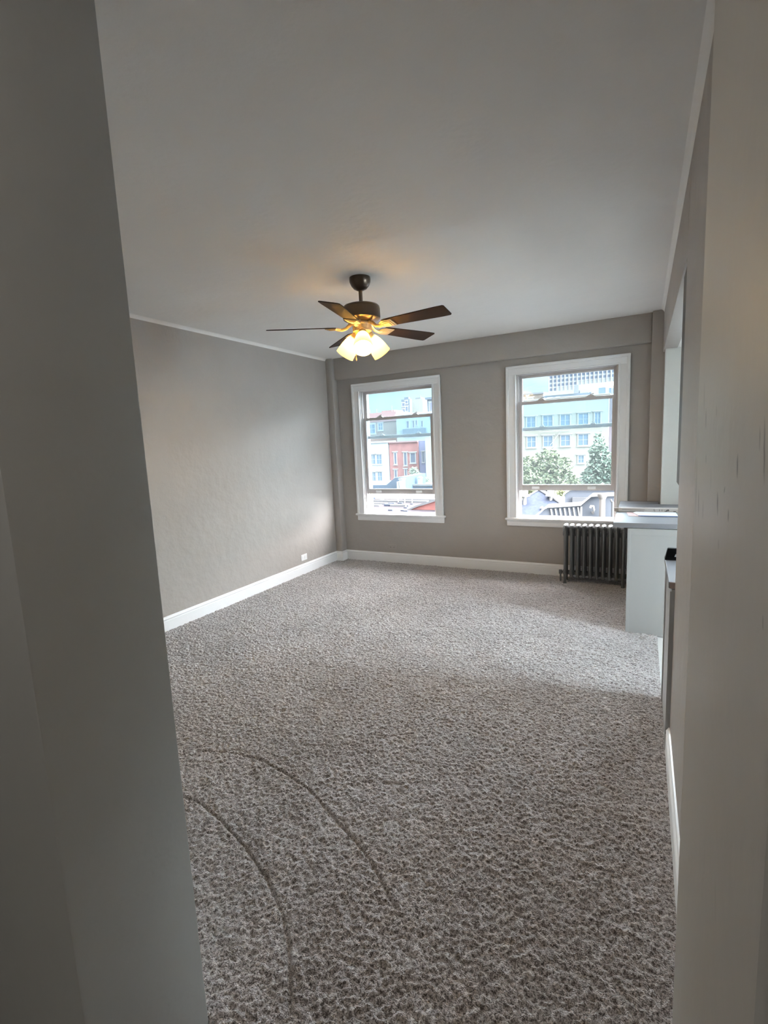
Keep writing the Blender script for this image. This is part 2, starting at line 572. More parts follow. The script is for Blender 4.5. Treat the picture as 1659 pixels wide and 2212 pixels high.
# thick front wall with the opening the photo is taken through: left part, right part, header
PL, PR = -1.04, 0.0625
YL0, YR0 = 0.468, 0.30
bm = new()
box(bm, XL - 0.2, PL, YL0, YF, -0.012, H, 0.006)
box(bm, PL - 0.02, PR + 0.02, 0.46, YF - 0.004, 2.66, H + 0.02)
struct('wall_front', bm, M_HALL, smooth=0.6)
bm = new()
box(bm, PR, HALL_R, YR0, YF, -0.012, H, 0.006)
struct('wall_front_right', bm, M_SCUFF, smooth=0.6)
bm = new()
box(bm, HALL_L - 0.15, HALL_L, HALL_B, YL0 + 0.01, -0.012, H)
struct('wall_hall_left', bm, M_HALL)
bm = new()
box(bm, HALL_R, HALL_R + 0.15, HALL_B, YR0 + 0.01, -0.012, H)
struct('wall_hall_right', bm, M_HALL)
bm = new()
box(bm, HALL_L - 0.15, HALL_R + 0.15, HALL_B - 0.15, HALL_B, -0.012, H)
struct('wall_hall_back', bm, M_HALL)


# ------------------------------------------------------------------ baseboards (moulded cap) and coves
BB = [(0.0, -0.012), (0.017, -0.012), (0.017, 0.094), (0.0145, 0.098), (0.0145, 0.104), (0.0165, 0.107), (0.0165, 0.114), (0.010, 0.122), (0.007, 0.130), (0.0, 0.132)]


def sweep(bm, path, prof):
    """sweep an (offset, height) profile along a floor polyline; room lies to the LEFT of the path"""
    P = [Vector((x, y, 0)) for x, y in path]
    rows = []
    for i, p in enumerate(P):
        ds = []
        if i > 0: ds.append((P[i] - P[i - 1]).normalized())
        if i < len(P) - 1: ds.append((P[i + 1] - P[i]).normalized())
        ns = [Vector((-d.y, d.x, 0)) for d in ds]
        n = sum(ns, Vector()) / len(ns)
        n = n / n.length_squared
        rows.append([bm.verts.new(p + n * o + Vector((0, 0, h))) for o, h in prof])
    for a, b in zip(rows[:-1], rows[1:]):
        for k in range(len(prof)):
            k2 = (k + 1) % len(prof)
            bm.faces.new((a[k], a[k2], b[k2], b[k]))
    bm.faces.new(rows[0]); bm.faces.new(rows[-1])
    return bm


bm = sweep(new(), [(-3.675, 5.62), (XL, 5.62), (XL, YF)], BB)
struct('baseboard_left', bm, M_TRIM)
bm = sweep(new(), [(0.055, YB), (-3.675, YB), (-3.675, 5.62 - 0.017)], BB)
struct('baseboard_back', bm, M_TRIM)
bm = sweep(new(), [(XR, YF), (XR, KY0)], BB)
struct('baseboard_right', bm, M_TRIM)
bm = sweep(new(), [(XL, YF), (PL - 0.030, YF)], BB)
struct('baseboard_front', bm, M_TRIM)
COVE = [(0.0, H - 0.028), (0.004, H - 0.018), (0.010, H - 0.010), (0.018, H - 0.004), (0.028, H + 0.001), (0.0, H + 0.001)]
bm = sweep(new(), [(XL, 5.62), (XL, YF)], COVE)
struct('trim_1', bm, M_CEIL, smooth=0.9)
bm = sweep(new(), [(XR, YF), (XR, 5.60)], COVE)
struct('trim_2', bm, M_CEIL, smooth=0.9)

# ------------------------------------------------------------------ carpet pile: real relief, with two dented arcs left by dragged furniture
def vnoise(nx, ny, sx, sy, rng):
    gx, gy = int(nx / sx) + 4, int(ny / sy) + 4
    g = rng.random((gy, gx)).astype(np.float32)
    def ax(n, s):
        t = np.arange(n) / s
        i = t.astype(int); f = t - i
        return i, (f * f * (3 - 2 * f)).astype(np.float32)
    ix, fx = ax(nx, sx); iy, fy = ax(ny, sy)
    a = g[iy][:, ix] * (1 - fx) + g[iy][:, ix + 1] * fx
    b = g[iy + 1][:, ix] * (1 - fx) + g[iy + 1][:, ix + 1] * fx
    return a * (1 - fy)[:, None] + b * fy[:, None] - 0.5


GROOVES = [[(-2.06, 1.31), (-1.95, 1.352), (-1.851, 1.37), (-1.758, 1.376), (-1.589, 1.34), (-1.38, 1.274), (-1.208, 1.201), (-1.082, 1.128), (-0.984, 1.05), (-0.906, 0.963), (-0.843, 0.886)],
           [(-2.072, 1.65), (-1.892, 1.712), (-1.717, 1.731), (-1.509, 1.699), (-1.326, 1.647), (-1.144, 1.558), (-0.997, 1.488), (-0.898, 1.436), (-0.789, 1.355), (-0.712, 1.293)]]
CSTEP = 0.005


def carpet_patch(x0, x1, y0, y1, seed):
    rng = np.random.default_rng(seed)
    nx, ny = int((x1 - x0) / CSTEP) + 1, int((y1 - y0) / CSTEP) + 1
    X = np.linspace(x0, x1, nx, dtype=np.float32); Y = np.linspace(y0, y1, ny, dtype=np.float32)
    Z = (0.013 * vnoise(nx, ny, 1.8, 1.8, rng) + 0.003 * vnoise(nx, ny, 4.2, 3.2, rng) + 0.003 * vnoise(nx, ny, 22, 8, rng)
         + 0.003 * vnoise(nx, ny, 72, 26, rng) + 0.0012)
    Z = np.clip(Z, -0.011, 0.02)
    XX, YY = np.meshgrid(X, Y)
    for gi, gr in enumerate(GROOVES):
        d = np.full(XX.shape, 9.0, dtype=np.float32)
        for (ax, ay), (bx, by) in zip(gr[:-1], gr[1:]):
            ux, uy = bx - ax, by - ay
            t = np.clip(((XX - ax) * ux + (YY - ay) * uy) / (ux * ux + uy * uy), 0, 1)
            d = np.minimum(d, np.hypot(XX - ax - t * ux, YY - ay - t * uy))
        Z -= (0.017 if gi == 0 else 0.014) * np.exp(-(d / 0.0048) ** 2)
    Z = np.maximum(Z, -0.0115)
    XX = XX + 0.5 * CSTEP * (rng.random(XX.shape) - 0.5); YY = YY + 0.5 * CSTEP * (rng.random(YY.shape) - 0.5)
    co = np.stack([XX, YY, Z], -1).reshape(-1, 3).astype(np.float32)
    i = np.arange(nx * ny).reshape(ny, nx)
    q = np.stack([i[:-1, :-1], i[:-1, 1:], i[1:, 1:], i[1:, :-1]], -1).reshape(-1, 4)
    return co, q


ca, qa = carpet_patch(XL + 0.016, XR - 0.016, YF + 0.001, YB - 0.016, 3)
cb, qb = carpet_patch(PL + 0.002, PR - 0.002, YR0, YF + 0.001, 5)
co = np.concatenate([ca, cb]); qd = np.concatenate([qa, qb + len(ca)]).astype(np.int32)
me = bpy.data.meshes.new('carpet')
me.vertices.add(len(co)); me.vertices.foreach_set('co', co.ravel())
me.loops.add(qd.size); me.loops.foreach_set('vertex_index', qd.ravel())
me.polygons.add(len(qd)); me.polygons.foreach_set('loop_start', np.arange(0, qd.size, 4, dtype=np.int32))
me.update(calc_edges=True); me.validate()
me.polygons.foreach_set('use_smooth', np.ones(len(qd), dtype=bool))
me.materials.append(M_CARPET)
carpet = bpy.data.objects.new('carpet', me)
COL.objects.link(carpet)
tag(carpet, 'brown grey frieze carpet covering the whole room floor', 'carpet', kind='stuff')


# ------------------------------------------------------------------ the two sash windows
def bars(bm, x0, x1, y0, y1, z0, z1, st, bot, top, bev=0.003):
    box(bm, x0, x0 + st, y0, y1, z0, z1, bev)
    box(bm, x1 - st, x1, y0, y1, z0, z1, bev)
    box(bm, x0 + st - .002, x1 - st + .002, y0, y1, z0, z0 + bot, bev)
    box(bm, x0 + st - .002, x1 - st + .002, y0, y1, z1 - top, z1, bev)
    return bm


def window(n, xa, xb, zl):
    ox0, ox1 = xa + CAS, xb - CAS
    # casing is the window's own object; everything else hangs on it
    bm = new()
    for x0, x1 in ((xa, xa + CAS), (xb - CAS, xb)):
        box(bm, x0, x1, YB - 0.018, YB + 0.001, 0.655, 2.385, 0.002)
    box(bm, xa, xb, YB - 0.0185, YB + 0.001, 2.385 - 0.098, 2.3855, 0.002)
    for x0, x1 in ((xa, xa + 0.030), (xb - 0.030, xb)):
        box(bm, x0, x1, YB - 0.034, YB, 0.656, 2.386, 0.006)
    box(bm, xa, xb, YB - 0.0342, YB, 2.386 - 0.030, 2.3865, 0.006)
    for x0, x1 in ((ox0 - 0.016, ox0 + 0.004), (ox1 - 0.004, ox1 + 0.016)):
        box(bm, x0, x1, YB - 0.026, YB, 0.656, 2.303, 0.005)
    box(bm, ox0 - 0.016, ox1 + 0.016, YB - 0.0262, YB, 2.287, 2.303, 0.005)
    w = struct('window_%d' % n, bm, M_TRIM, smooth=0.6)
    bm = new()
    for x0, x1, s in ((ox0 - .001, ox0 + .012, 1), (ox1 - .012, ox1 + .001, -1)):
        box(bm, x0, x1, YB - .005, YB + .22, OZ0 - .001, OZ1 + .001)
    for xs_ in (ox0 + .012, ox1 - .024):                        # parting stops between the two sash channels
        box(bm, xs_, xs_ + .012, YB + .022, YB + .036, OZ0, OZ1, .002)
        box(bm, xs_, xs_ + .012, YB + .078, YB + .088, OZ0, OZ1, .002)
        box(bm, xs_, xs_ + .012, YB + .132, YB + .15, OZ0, OZ1, .002)
    box(bm, ox0, ox1, YB - .005, YB + .22, OZ1 - .012, OZ1 + .001)
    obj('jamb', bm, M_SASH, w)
    bm = box(new(), xa - 0.020, xb + 0.020, YB - 0.050, YB + 0.03, 0.634, 0.660, 0.006)
    obj('sill', bm, M_TRIM, w, smooth=0.6)
    obj('outer_sill', box(new(), ox0, ox1, YB + 0.031, YB + 0.25, 0.630, 0.656), M_OUTER, w)
    bm = box(new(), xa - 0.004, xb + 0.004, YB - 0.020, YB + 0.001, 0.564, 0.636, 0.005)
    box(bm, xa - 0.004, xb + 0.004, YB - 0.026, YB, 0.618, 0.635, 0.004)
    obj('apron', bm, M_TRIM, w, smooth=0.6)
    sx0, sx1 = ox0 + .013, ox1 - .013
    # lower sash, pushed up
    ly0, ly1 = YB + .038, YB + .076
    zt = zl + 1.012
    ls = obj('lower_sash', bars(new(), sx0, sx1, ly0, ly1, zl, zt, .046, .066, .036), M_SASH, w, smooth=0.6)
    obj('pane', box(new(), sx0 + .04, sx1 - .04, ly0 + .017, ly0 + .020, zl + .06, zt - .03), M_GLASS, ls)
    for k in (0.25, 0.75):
        cx = sx0 + (sx1 - sx0) * k
        bm = prism(new(), [(cx - .045, zt - .001), (cx - .022, zt + .018), (cx + .022, zt + .018), (cx + .045, zt - .001)], 'Y', ly0 + .004, ly1 - .004)
        tube(bm, [(cx - .01, ly0 + .018, zt + .022), (cx + .030, ly0 + .018, zt + .030)], .006, 6)
        obj('latch', bm, M_SASH, ls)
        cx2 = sx0 + (sx1 - sx0) * (0.19 if k < 0.5 else 0.77)
        bm = box(new(), cx2 - .042, cx2 + .042, ly0 - .004, ly0 + .004, zl + .016, zl + .046, .003)
        box(bm, cx2 - .036, cx2 + .036, ly0 - .022, ly0 - .002, zl + .034, zl + .042, .003)
        tag(obj('sash_lift', bm, M_PLATE, ls, smooth=0.6), 'pale finger lift on the bottom rail')
    # upper sash, in the outer channel
    uy0, uy1 = YB + .092, YB + .130
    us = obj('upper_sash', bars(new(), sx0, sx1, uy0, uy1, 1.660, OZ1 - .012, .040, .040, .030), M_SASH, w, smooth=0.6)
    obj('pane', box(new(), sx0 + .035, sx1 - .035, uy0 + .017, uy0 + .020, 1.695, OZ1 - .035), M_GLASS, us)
    for k in (0.25, 0.77):
        cx = sx0 + (sx1 - sx0) * k
        bm = box(new(), cx - .026, cx + .026, uy0 - .008, uy0 + .02, 1.699, 1.708, .002)
        tube(bm, [(cx - .02, uy0, 1.708), (cx - .01, uy0, 1.722), (cx + .01, uy0, 1.722), (cx + .02, uy0, 1.708)], .004, 6)
        obj('keeper', bm, M_SASH, us)
    return w


for i, (xa, xb, zl) in enumerate(WIN):
    window(i + 1, xa, xb, zl)


# ================================================================== ceiling fan
FX, FY, BZ = -1.775, 3.137, 2.405
fan = thing('ceiling_fan', (FX, FY, H), 'bronze ceiling fan with five dark wooden blades and three lit shades', 'ceiling fan')
T = Matrix.Translation((FX, FY, 0))
obj('canopy', lathe(new(), [(0, H), (.073, H), (.075, H - .012), (.073, H - .03), (.062, H - .055), (.045, H - .075), (.026, H - .084), (.018, H - .088), (0, H - .088)], 40, T), M_BRONZE, fan, smooth=0.7)
obj('downrod', lathe(new(), [(0, H - .08), (.0135, H - .08), (.0135, 2.566), (0, 2.566)], 20, T), M_BRONZE, fan, smooth=0.7)
obj('motor_housing', lathe(new(), [(0, 2.580), (.022, 2.580), (.030, 2.572), (.060, 2.562), (.105, 2.556), (.122, 2.550), (.128, 2.543), (.129, 2.538), (.127, 2.536), (.131, 2.530),
                                   (.132, 2.470), (.131, 2.462), (.120, 2.455), (.085, 2.447), (.06, 2.440), (0, 2.440)], 56, T), M_BRONZE, fan, smooth=0.6)
bm = lathe(new(), [(0, 2.445), (.055, 2.445), (.066, 2.436), (.067, 2.425), (.064, 2.420), (.064, 2.392), (.067, 2.388), (.067, 2.379), (.052, 2.370), (.046, 2.362), (0, 2.362)], 40, T)
for k in range(12):                                             # cast ribs around the switch housing
    a = 2 * PI * k / 12
    box(bm, .062, .0672, -.006, .006, 2.394, 2.418, .001, T @ Matrix.Rotation(a, 4, 'Z'))
obj('switch_housing', bm, M_BRASS, fan, smooth=0.6)
PITCH = math.radians(12.5)
for k in range(5):
    R_ = T @ Matrix.Translation((0, 0, BZ)) @ Matrix.Rotation(math.radians(-77 + 72 * k), 4, 'Z')
    Rp = R_ @ Matrix.Rotation(-PITCH, 4, 'X')
    # outline of the blade: narrow root, wide end with clipped corners
    outl = [(.185, -.045), (.21, -.052), (.60, -.068), (.655, -.069), (.664, -.060), (.664, .056), (.655, .068), (.60, .068), (.21, .052), (.185, .045)]
    bm = prism(new(), outl, 'Z', 0.0, .006)
    bmesh.ops.bevel(bm, geom=[e for e in bm.edges if abs(e.verts[0].co.z - e.verts[1].co.z) < 1e-5], offset=.0015, segments=1, affect='EDGES')
    ORIGIN_BLADE = Rp
    me = bpy.data.meshes.new('blade'); bmesh.ops.recalc_face_normals(bm, faces=bm.faces); bm.to_mesh(me); bm.free()
    me.materials.append(M_WOOD)
    bl = bpy.data.objects.new('blade', me); COL.objects.link(bl); bl.parent = fan
    bl.matrix_local = ORIGIN[fan].inverted() @ Rp
    # blade iron: neck from the motor, curling down to a stepped plate under the blade
    bm = new()
    tube(bm, [R_ @ Vector(p) for p in ((.055, 0, .035), (.085, 0, .022), (.115, 0, -.004), (.145, 0, -.012), (.18, 0, -.006))], [.013, .013, .011, .011, .012], 10)
    Mp = Rp @ Matrix.Translation((0, 0, -.0005))
    def plate(poly, z0, z1):
        b2 = prism(new(), poly, 'Z', z0, z1)
        b2.transform(Mp)
        tmp = bpy.data.meshes.new('tmp'); b2.to_mesh(tmp); b2.free(); bm.from_mesh(tmp); bpy.data.meshes.remove(tmp)
    plate([(.150, -.018), (.185, -.046), (.262, -.046), (.262, .046), (.185, .046), (.150, .018)], -.006, 0)
    plate([(.160, -.012), (.190, -.034), (.250, -.034), (.250, .034), (.190, .034), (.160, .012)], -.010, -.005)
    plate([(.175, -.008), (.198, -.020), (.236, -.020), (.236, .020), (.198, .020), (.175, .008)], -.013, -.009)
    obj('blade_iron', bm, M_BRASS, fan, smooth=0.5)
for k in range(3):
    az = math.radians(-60.5 + 120 * k)
    tilt = math.radians(40)
    # shade frame: local -Z runs along the shade's axis, outwards and down
    Rs = T @ Matrix.Rotation(az, 4, 'Z') @ Matrix.Translation((.050, 0, 2.362)) @ Matrix.Rotation(-tilt, 4, 'Y')
    bm = lathe(new(), [(0, .012), (.018, .012), (.030, .000), (.031, -.028), (.027, -.030), (0, -.030)], 24, Rs)
    obj('shade_holder', bm, M_BRASS, fan, smooth=0.7)
    prof = [(.028, -.018), (.036, -.026), (.046, -.045), (.054, -.070), (.060, -.100), (.064, -.130), (.066, -.158), (.068, -.166),
            (.065, -.166), (.063, -.158), (.061, -.130), (.057, -.100), (.051, -.070), (.043, -.045), (.033, -.027), (.025, -.020)]
    sh = obj('lamp_shade', lathe(new(), prof, 36, Rs), M_SHADE, fan, smooth=0.9)
    bm = lathe(new(), [(0, -.03), (.013, -.03), (.014, -.05), (.022, -.068), (.027, -.088), (.025, -.106), (.015, -.118), (0, -.121)], 20, Rs)
    obj('bulb', bm, M_BULB, sh, smooth=3.2)
bm = new()
cx, cy = FX - .035, FY - .045
tube(bm, [(cx, cy, 2.375), (cx, cy, 2.20)], .0015, 6)
for k in range(28):
    lathe(bm, [(0, .003), (.0026, 0), (0, -.003)], 6, Matrix.Translation((cx, cy, 2.37 - k * .006)))
lathe(bm, [(0, .012), (.004, .008), (.006, -.006), (.003, -.014), (0, -.015)], 12, Matrix.Translation((cx, cy, 2.19)))
tag(obj('pull_chain', bm, M_BRASS, fan), 'thin brass pull chain with a small drop')

# ================================================================== radiator
RX0, RX1, RY, NS = -0.715, -0.150, 5.450, 10
rad = thing('radiator', ((RX0 + RX1) / 2, RY + .1, 0), 'dark grey cast iron column radiator under the right window', 'radiator')
pitch = (RX1 - RX0) / (NS - 1)


def section_bm(x):
    bm = new()
    for j, y in enumerate((RY + .016, RY + .060, RY + .104, RY + .148)):
        # flattened tubes, a wide web at top and bottom
        n = 14
        rings = []
        for z, rx, ry in ((.085, .016, .016), (.13, .0125, .018), (.30, .0115, .0165), (.50, .0125, .0175), (.575, .0165, .018), (.60, .017, .017)):
            fx = 1.0 if j in (0, 3) else 1.75
            rings.append([bm.verts.new((x + fx * rx * math.cos(2 * PI * k / n), y + ry * math.sin(2 * PI * k / n), z)) for k in range(n)])
        for a, b in zip(rings[:-1], rings[1:]):
            for k in range(n): bm.faces.new((a[k], a[(k + 1) % n], b[(k + 1) % n], b[k]))
        bm.faces.new(rings[0]); bm.faces.new(rings[-1])
    # top bridge: pointed ends, a ridge along the middle
    y0, y1 = RY - .004, RY + .168
    ym = (y0 + y1) / 2
    base = [(x, y0), (x + .015, y0 + .02), (x + .029, ym - .04), (x + .029, ym + .04), (x + .015, y1 - .02), (x, y1), (x - .015, y1 - .02), (x - .029, ym + .04), (x - .029, ym - .04), (x - .015, y0 + .02)]
    lo = [bm.verts.new((a, b, .575)) for a, b in base]
    mid = [bm.verts.new((a, b, .612)) for a, b in base]
    top = [bm.verts.new((x + (a - x) * .62, ym + (b - ym) * .92, .636)) for a, b in base]
    n = len(base)
    for a, b in ((lo, mid), (mid, top)):
        for k in range(n): bm.faces.new((a[k], a[(k + 1) % n], b[(k + 1) % n], b[k]))
    bm.faces.new(lo); bm.faces.new(top)
    box(bm, x - .016, x + .016, RY, RY + .164, .070, .105, .008)
    # hubs that join the sections
    MX = Matrix.Translation((x, ym, .535)) @ Matrix.Rotation(PI / 2, 4, 'Y')
    lathe(bm, [(0, -.0305), (.024, -.0305), (.024, .0305), (0, .0305)], 18, MX)
    lathe(bm, [(0, -.0305), (.024, -.0305), (.024, .0305), (0, .0305)], 18, Matrix.Translation((x, ym, .105)) @ Matrix.Rotation(PI / 2, 4, 'Y'))
    return bm


s0 = obj('section', section_bm(RX0), M_IRON, rad, smooth=0.7)
for k in range(1, NS):
    c = s0.copy()
    COL.objects.link(c)
    c.parent = rad
    c.location = (k * pitch, 0, 0)
for x in (RX0, RX1):
    for y in (RY + .016, RY + .148):
        bm = lathe(new(), [(0, .085), (.016, .085), (.012, .04), (.017, .006), (.019, -.006), (0, -.006)], 14, Matrix.Translation((x, y, 0)))
        obj('foot', bm, M_IRON, rad, smooth=0.7)
bm = new()
tube(bm, [(RX0 - .01, RY + .082, .105), (RX0 - .055, RY + .082, .105)], .012, 10)
lathe(bm, [(0, -.022), (.018, -.022), (.018, .022), (0, .022)], 14, Matrix.Translation((RX0 - .055, RY + .082, .105)))
tube(bm, [(RX0 - .055, RY + .082, .10), (RX0 - .055, RY + .082, -.01)], .010, 10)
obj('valve', bm, M_IRON, rad, smooth=0.7)

# ================================================================== peninsula with worktop
PX, PY = -0.088, 4.212
pen = thing('peninsula_cabinet', (.4, PY, 0), 'white painted peninsula cabinet with a plain end panel beside the radiator', 'cabinet')
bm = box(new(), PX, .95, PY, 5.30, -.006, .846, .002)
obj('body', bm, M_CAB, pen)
bm = box(new(), PX - .001, PX + .022, PY - .004, PY + .002, -.006, .838, .001)
box(bm, PX + .018, .95, PY - .003, PY + .002, .795, .838, .001)
obj('face_trim', bm, M_CAB, pen)
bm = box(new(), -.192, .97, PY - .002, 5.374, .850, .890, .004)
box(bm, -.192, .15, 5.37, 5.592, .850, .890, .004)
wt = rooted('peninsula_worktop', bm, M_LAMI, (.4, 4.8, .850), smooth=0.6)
tag(wt, 'white laminate worktop overhanging the peninsula, papers lying on it', 'worktop')

# long flat carton lying across the worktop
cart = thing('flat_carton', (.06, 4.86, .890), 'long flat printed carton lying across the worktop behind the papers', 'box')
obj('carton_body', box(new(), -.178, .42, 4.81, 4.87, .8905, .925, .002), M_CARDW, cart)
tag(obj('end_flap', box(new(), -.214, -.1785, 4.812, 4.855, .8915, .922, .003), M_CARD, cart), 'brown cardboard end flap')
rr = random.Random(4)
for za, zb, xa in ((.9105, .9135, -.15), (.8975, .900, -.09)):  # two thin illegible caption lines
    x, bm = xa, new()
    w0 = x
    while x < .02:
        w_ = rr.uniform(.006, .018)
        box(bm, x, x + w_, 4.8088, 4.8098, za, zb)
        x += w_ + .0005
    obj('caption_line', bm, M_INK, cart)
for x, w_, z0, z1 in ((.098, .004, .901, .918), (.106, .003, .897, .908), (.140, .004, .901, .917), (.158, .004, .901, .917), (.180, .020, .899, .905), (.192, .022, .904, .914), (.200, .012, .913, .918), (.245, .02, .894, .903)):
    obj('printed_mark', box(new(), x, x + w_, 4.8088, 4.8098, z0, z1), M_INK, cart)
# papers
bm = prism(new(), [(-.092, 4.555), (.00, 4.56), (.01, 4.76), (-.112, 4.775)], 'Z', .8905, .8925)
pk = rooted('pink_leaflet', bm, M_PINKP, (-.05, 4.66, .8905))
tag(pk, 'pale pink leaflet on the worktop, left of the white booklet', 'leaflet')
bk = thing('white_booklet', (.13, 4.68, .8905), 'white booklet with a blue front edge on the worktop', 'booklet')
obj('pages', prism(new(), [(-.018, 4.568), (.268, 4.575), (.262, 4.800), (-.038, 4.795), (-.06, 4.745)], 'Z', .8926, .8975), M_WHITEP, bk)
tag(obj('spine', prism(new(), [(-.019, 4.563), (.268, 4.570), (.268, 4.574), (-.019, 4.5675)], 'Z', .8926, .8972), M_BLUEP, bk), 'dark blue edge')

# ================================================================== kitchen cabinets beyond the wall end
base = thing('base_cabinet', (.44, 2.93, 0), 'white base cabinet just past the end of the right wall', 'cabinet')
bm = box(new(), XR - .014, .75, KY0 + .003, 3.18, -.006, .836, .002)
obj('body', bm, M_CAB, base)
for y0, y1 in ((KY0 + .003, KY0 + .05), (3.13, 3.178)):
    obj('end_stile', box(new(), XR - .020, XR - .013, y0, y1, -.006, .826, .001), M_CAB, base)
for k in range(2):
    obj('door', box(new(), .20 + k * .27, .46 + k * .27, 3.18, 3.198, .10, .82, .003), M_CAB, base)
bm = box(new(), XR - .026, .78, KY0 + .003, 3.215, .840, .872, .003)
kwt = thing('kitchen_worktop', (.44, 2.93, .840), 'narrow white worktop edge seen past the end of the right wall', 'worktop')
obj('slab', bm, M_LAMI, kwt)
tag(obj('raw_end', box(new(), XR - .022, XR + .01, KY0 - .001, KY0 + .004, .841, .871), M_TAN, kwt), 'brownish unfinished end')
# black box on that worktop
bb = thing('black_countertop_box', (.2, 3.16, .872), 'small black box with a white patch standing on the kitchen worktop', 'box')
bm = new()
lo = [bm.verts.new(p) for p in ((.124, 3.08, .8725), (.30, 3.08, .8725), (.30, 3.13, .8725), (.124, 3.13, .8725))]
hi = [bm.verts.new(p) for p in ((.137, 3.085, .938), (.30, 3.085, .938), (.30, 3.11, .938), (.137, 3.11, .938))]
bm.faces.new(lo); bm.faces.new(hi)
for k in range(4): bm.faces.new((lo[k], lo[(k + 1) % 4], hi[(k + 1) % 4], hi[k]))
bmesh.ops.bevel(bm, geom=list(bm.edges), offset=.002, segments=2, affect='EDGES')
obj('case', bm, M_BLACK, bb)
bm = prism(new(), [(.170, .893), (.215, .889), (.215, .905), (.175, .908)], 'Y', 3.0815, 3.0855)
tag(obj('patch', bm, M_WHITEP, bb), 'small white patch')
# upper cabinet on the kitchen side
up = thing('upper_cabinet', (.45, KY0, 1.33), 'upper kitchen cabinet, only its shaded side edge, a dark strip, showing past the right wall', 'cabinet')
obj('body', box(new(), XR + .008, .78, KY0 + .002, 2.84, 1.33, 2.30, .002), M_CAB, up)
tag(obj('side_shade_strip', box(new(), XR + .002, XR + .0075, KY0 + .002, 2.84, 1.33, 2.30), M_SIDE_SHADE, up), 'dark strip standing for the shaded side edge')  # shade on the cabinet's side put in as a dark strip
obj('door', box(new(), XR + .006, .78, 2.842, 2.86, 1.335, 2.295, .002), M_CAB, up)

# ================================================================== outlets
ol = thing('wall_outlet', (XL, 4.875, .215), 'white outlet plate low on the left wall', 'outlet')
obj('plate', box(new(), XL - .001, XL + .007, 4.818, 4.935, .172, .250, .003), M_PLATE, ol)
for dy in (-.024, .024):
    obj('socket', box(new(), XL + .0065, XL + .009, 4.8765 + dy - .017, 4.8765 + dy + .017, .195, .228, .003), M_PLATE, ol)
ol2 = thing('wall_outlet', (-2.945, YB, .205), 'outlet plate painted wall colour, low under the left window', 'outlet')
obj('plate', box(new(), -3.005, -2.885, YB - .008, YB + .001, .168, .245, .003), M_WALL, ol2)
for dx in (-.026, .026):
    for q in (-.006, .006):
        obj('slot', box(new(), -2.945 + dx + q - .0015, -2.945 + dx + q + .0015, YB - .0088, YB - .0075, .203, .215), M_DARK, ol2)

# ================================================================== added hall ceiling lamp, unseen behind the camera, brightens the hall
hl = thing('added_hall_lamp', (-.65, -.55, H), 'small round fill lamp added on the hall ceiling', 'lamp')
obj('base', lathe(new(), [(0, H), (.12, H), (.12, H - .02), (0, H - .02)], 32, Matrix.Translation((-.65, -.55, 0))), M_PLATE, hl, smooth=0.7)
M_HALLGLOBE = mat('added_hall_globe', (1, .95, .85), .4, emit=((1.0, .97, .93), HALL_FILL_W))
obj('globe', lathe(new(), [(.11, H - .02), (.105, H - .05), (.075, H - .08), (.03, H - .092), (0, H - .094)], 32, Matrix.Translation((-.65, -.55, 0))), M_HALLGLOBE, hl, smooth=3.2)

# ================================================================== the city outside (positions from image pixels, scaled about the camera to lifelike sizes, street level 14 m below)
GZ = -14.0
E_GROUND = mat('asphalt', (0.10, 0.10, 0.11), 0.9, vary=(.2, .1))
bm = box(new(), -400, 200, 9, 700, GZ - .5, GZ)
struct('ground', bm, E_GROUND)


def facade(name, c, amt=0.04, scale=.3):
    return mat(name, c, 0.85, spec=0.05, vary=(scale, amt, 5))


E_WHITE = facade('white_stucco', (0.220, 0.245, 0.248))
E_BRICK = mat('red_brick', (0.1485, 0.0705, 0.0660), .9, spec=.05, vary=(1.5, .15, 6))
E_SLATE = facade('slate_stucco_and_brick_shade', (0.0889, 0.0966, 0.1463))  # slate blue, also colours the brick building's shaded side
E_CREAMR = facade('pale_cream_stucco', (0.1452, 0.1554, 0.1386))
E_TAN = facade('tan_stucco', (0.1210, 0.1029, 0.0941))
E_ROSE = facade('rose_stucco', (0.1265, 0.0825, 0.0825))
E_BLUEW = facade('pale_blue_stucco', (0.130, 0.160, 0.180))
E_DARKT = facade('blue_grey_tower', (0.0572, 0.0728, 0.0880))
E_CREAMT = facade('cream_tower', (0.1201, 0.1247, 0.1109))
E_CREAM = facade('cream_stucco', (0.1500, 0.1469, 0.1265), .05)
E_PINK = facade('pink_grey_stucco', (0.1188, 0.0960, 0.1056))
E_HOTEL = facade('pale_concrete', (0.155, 0.164, 0.167))
E_PANE = mat('far_window_glass', (0.0648, 0.0945, 0.1242), .15)
E_PANED = mat('far_window_dark', (0.0450, 0.0594, 0.0846), .3)
E_TRIM = mat('far_white_trim', (0.1755, 0.1815, 0.1815), .7, spec=.1)
E_SHINGLE = mat('blue_grey_shingles', (0.032, 0.040, 0.057), .9, spec=.05, vary=(6, .12, 6))
E_ROOFB = facade('blue_roof_sheet', (0.0330, 0.0484, 0.0688))
E_ROOFW = facade('pale_roof_coating', (0.1265, 0.1375, 0.1485), .05, 1.5)
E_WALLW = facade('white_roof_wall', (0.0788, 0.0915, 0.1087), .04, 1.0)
E_GRAVEL = mat('pale_roof_gravel', (0.021, 0.0198, 0.023), .95, spec=.05, vary=(3, .15, 6))
E_ORANGE = mat('ochre_brick', (0.1040, 0.0819, 0.0643), .9, spec=.05, vary=(.6, .25, 5))
E_PIPE = facade('pale_pipe', (0.1375, 0.1350, 0.1295))
E_GREYV = facade('grey_sheet_metal', (0.0750, 0.0815, 0.0875))


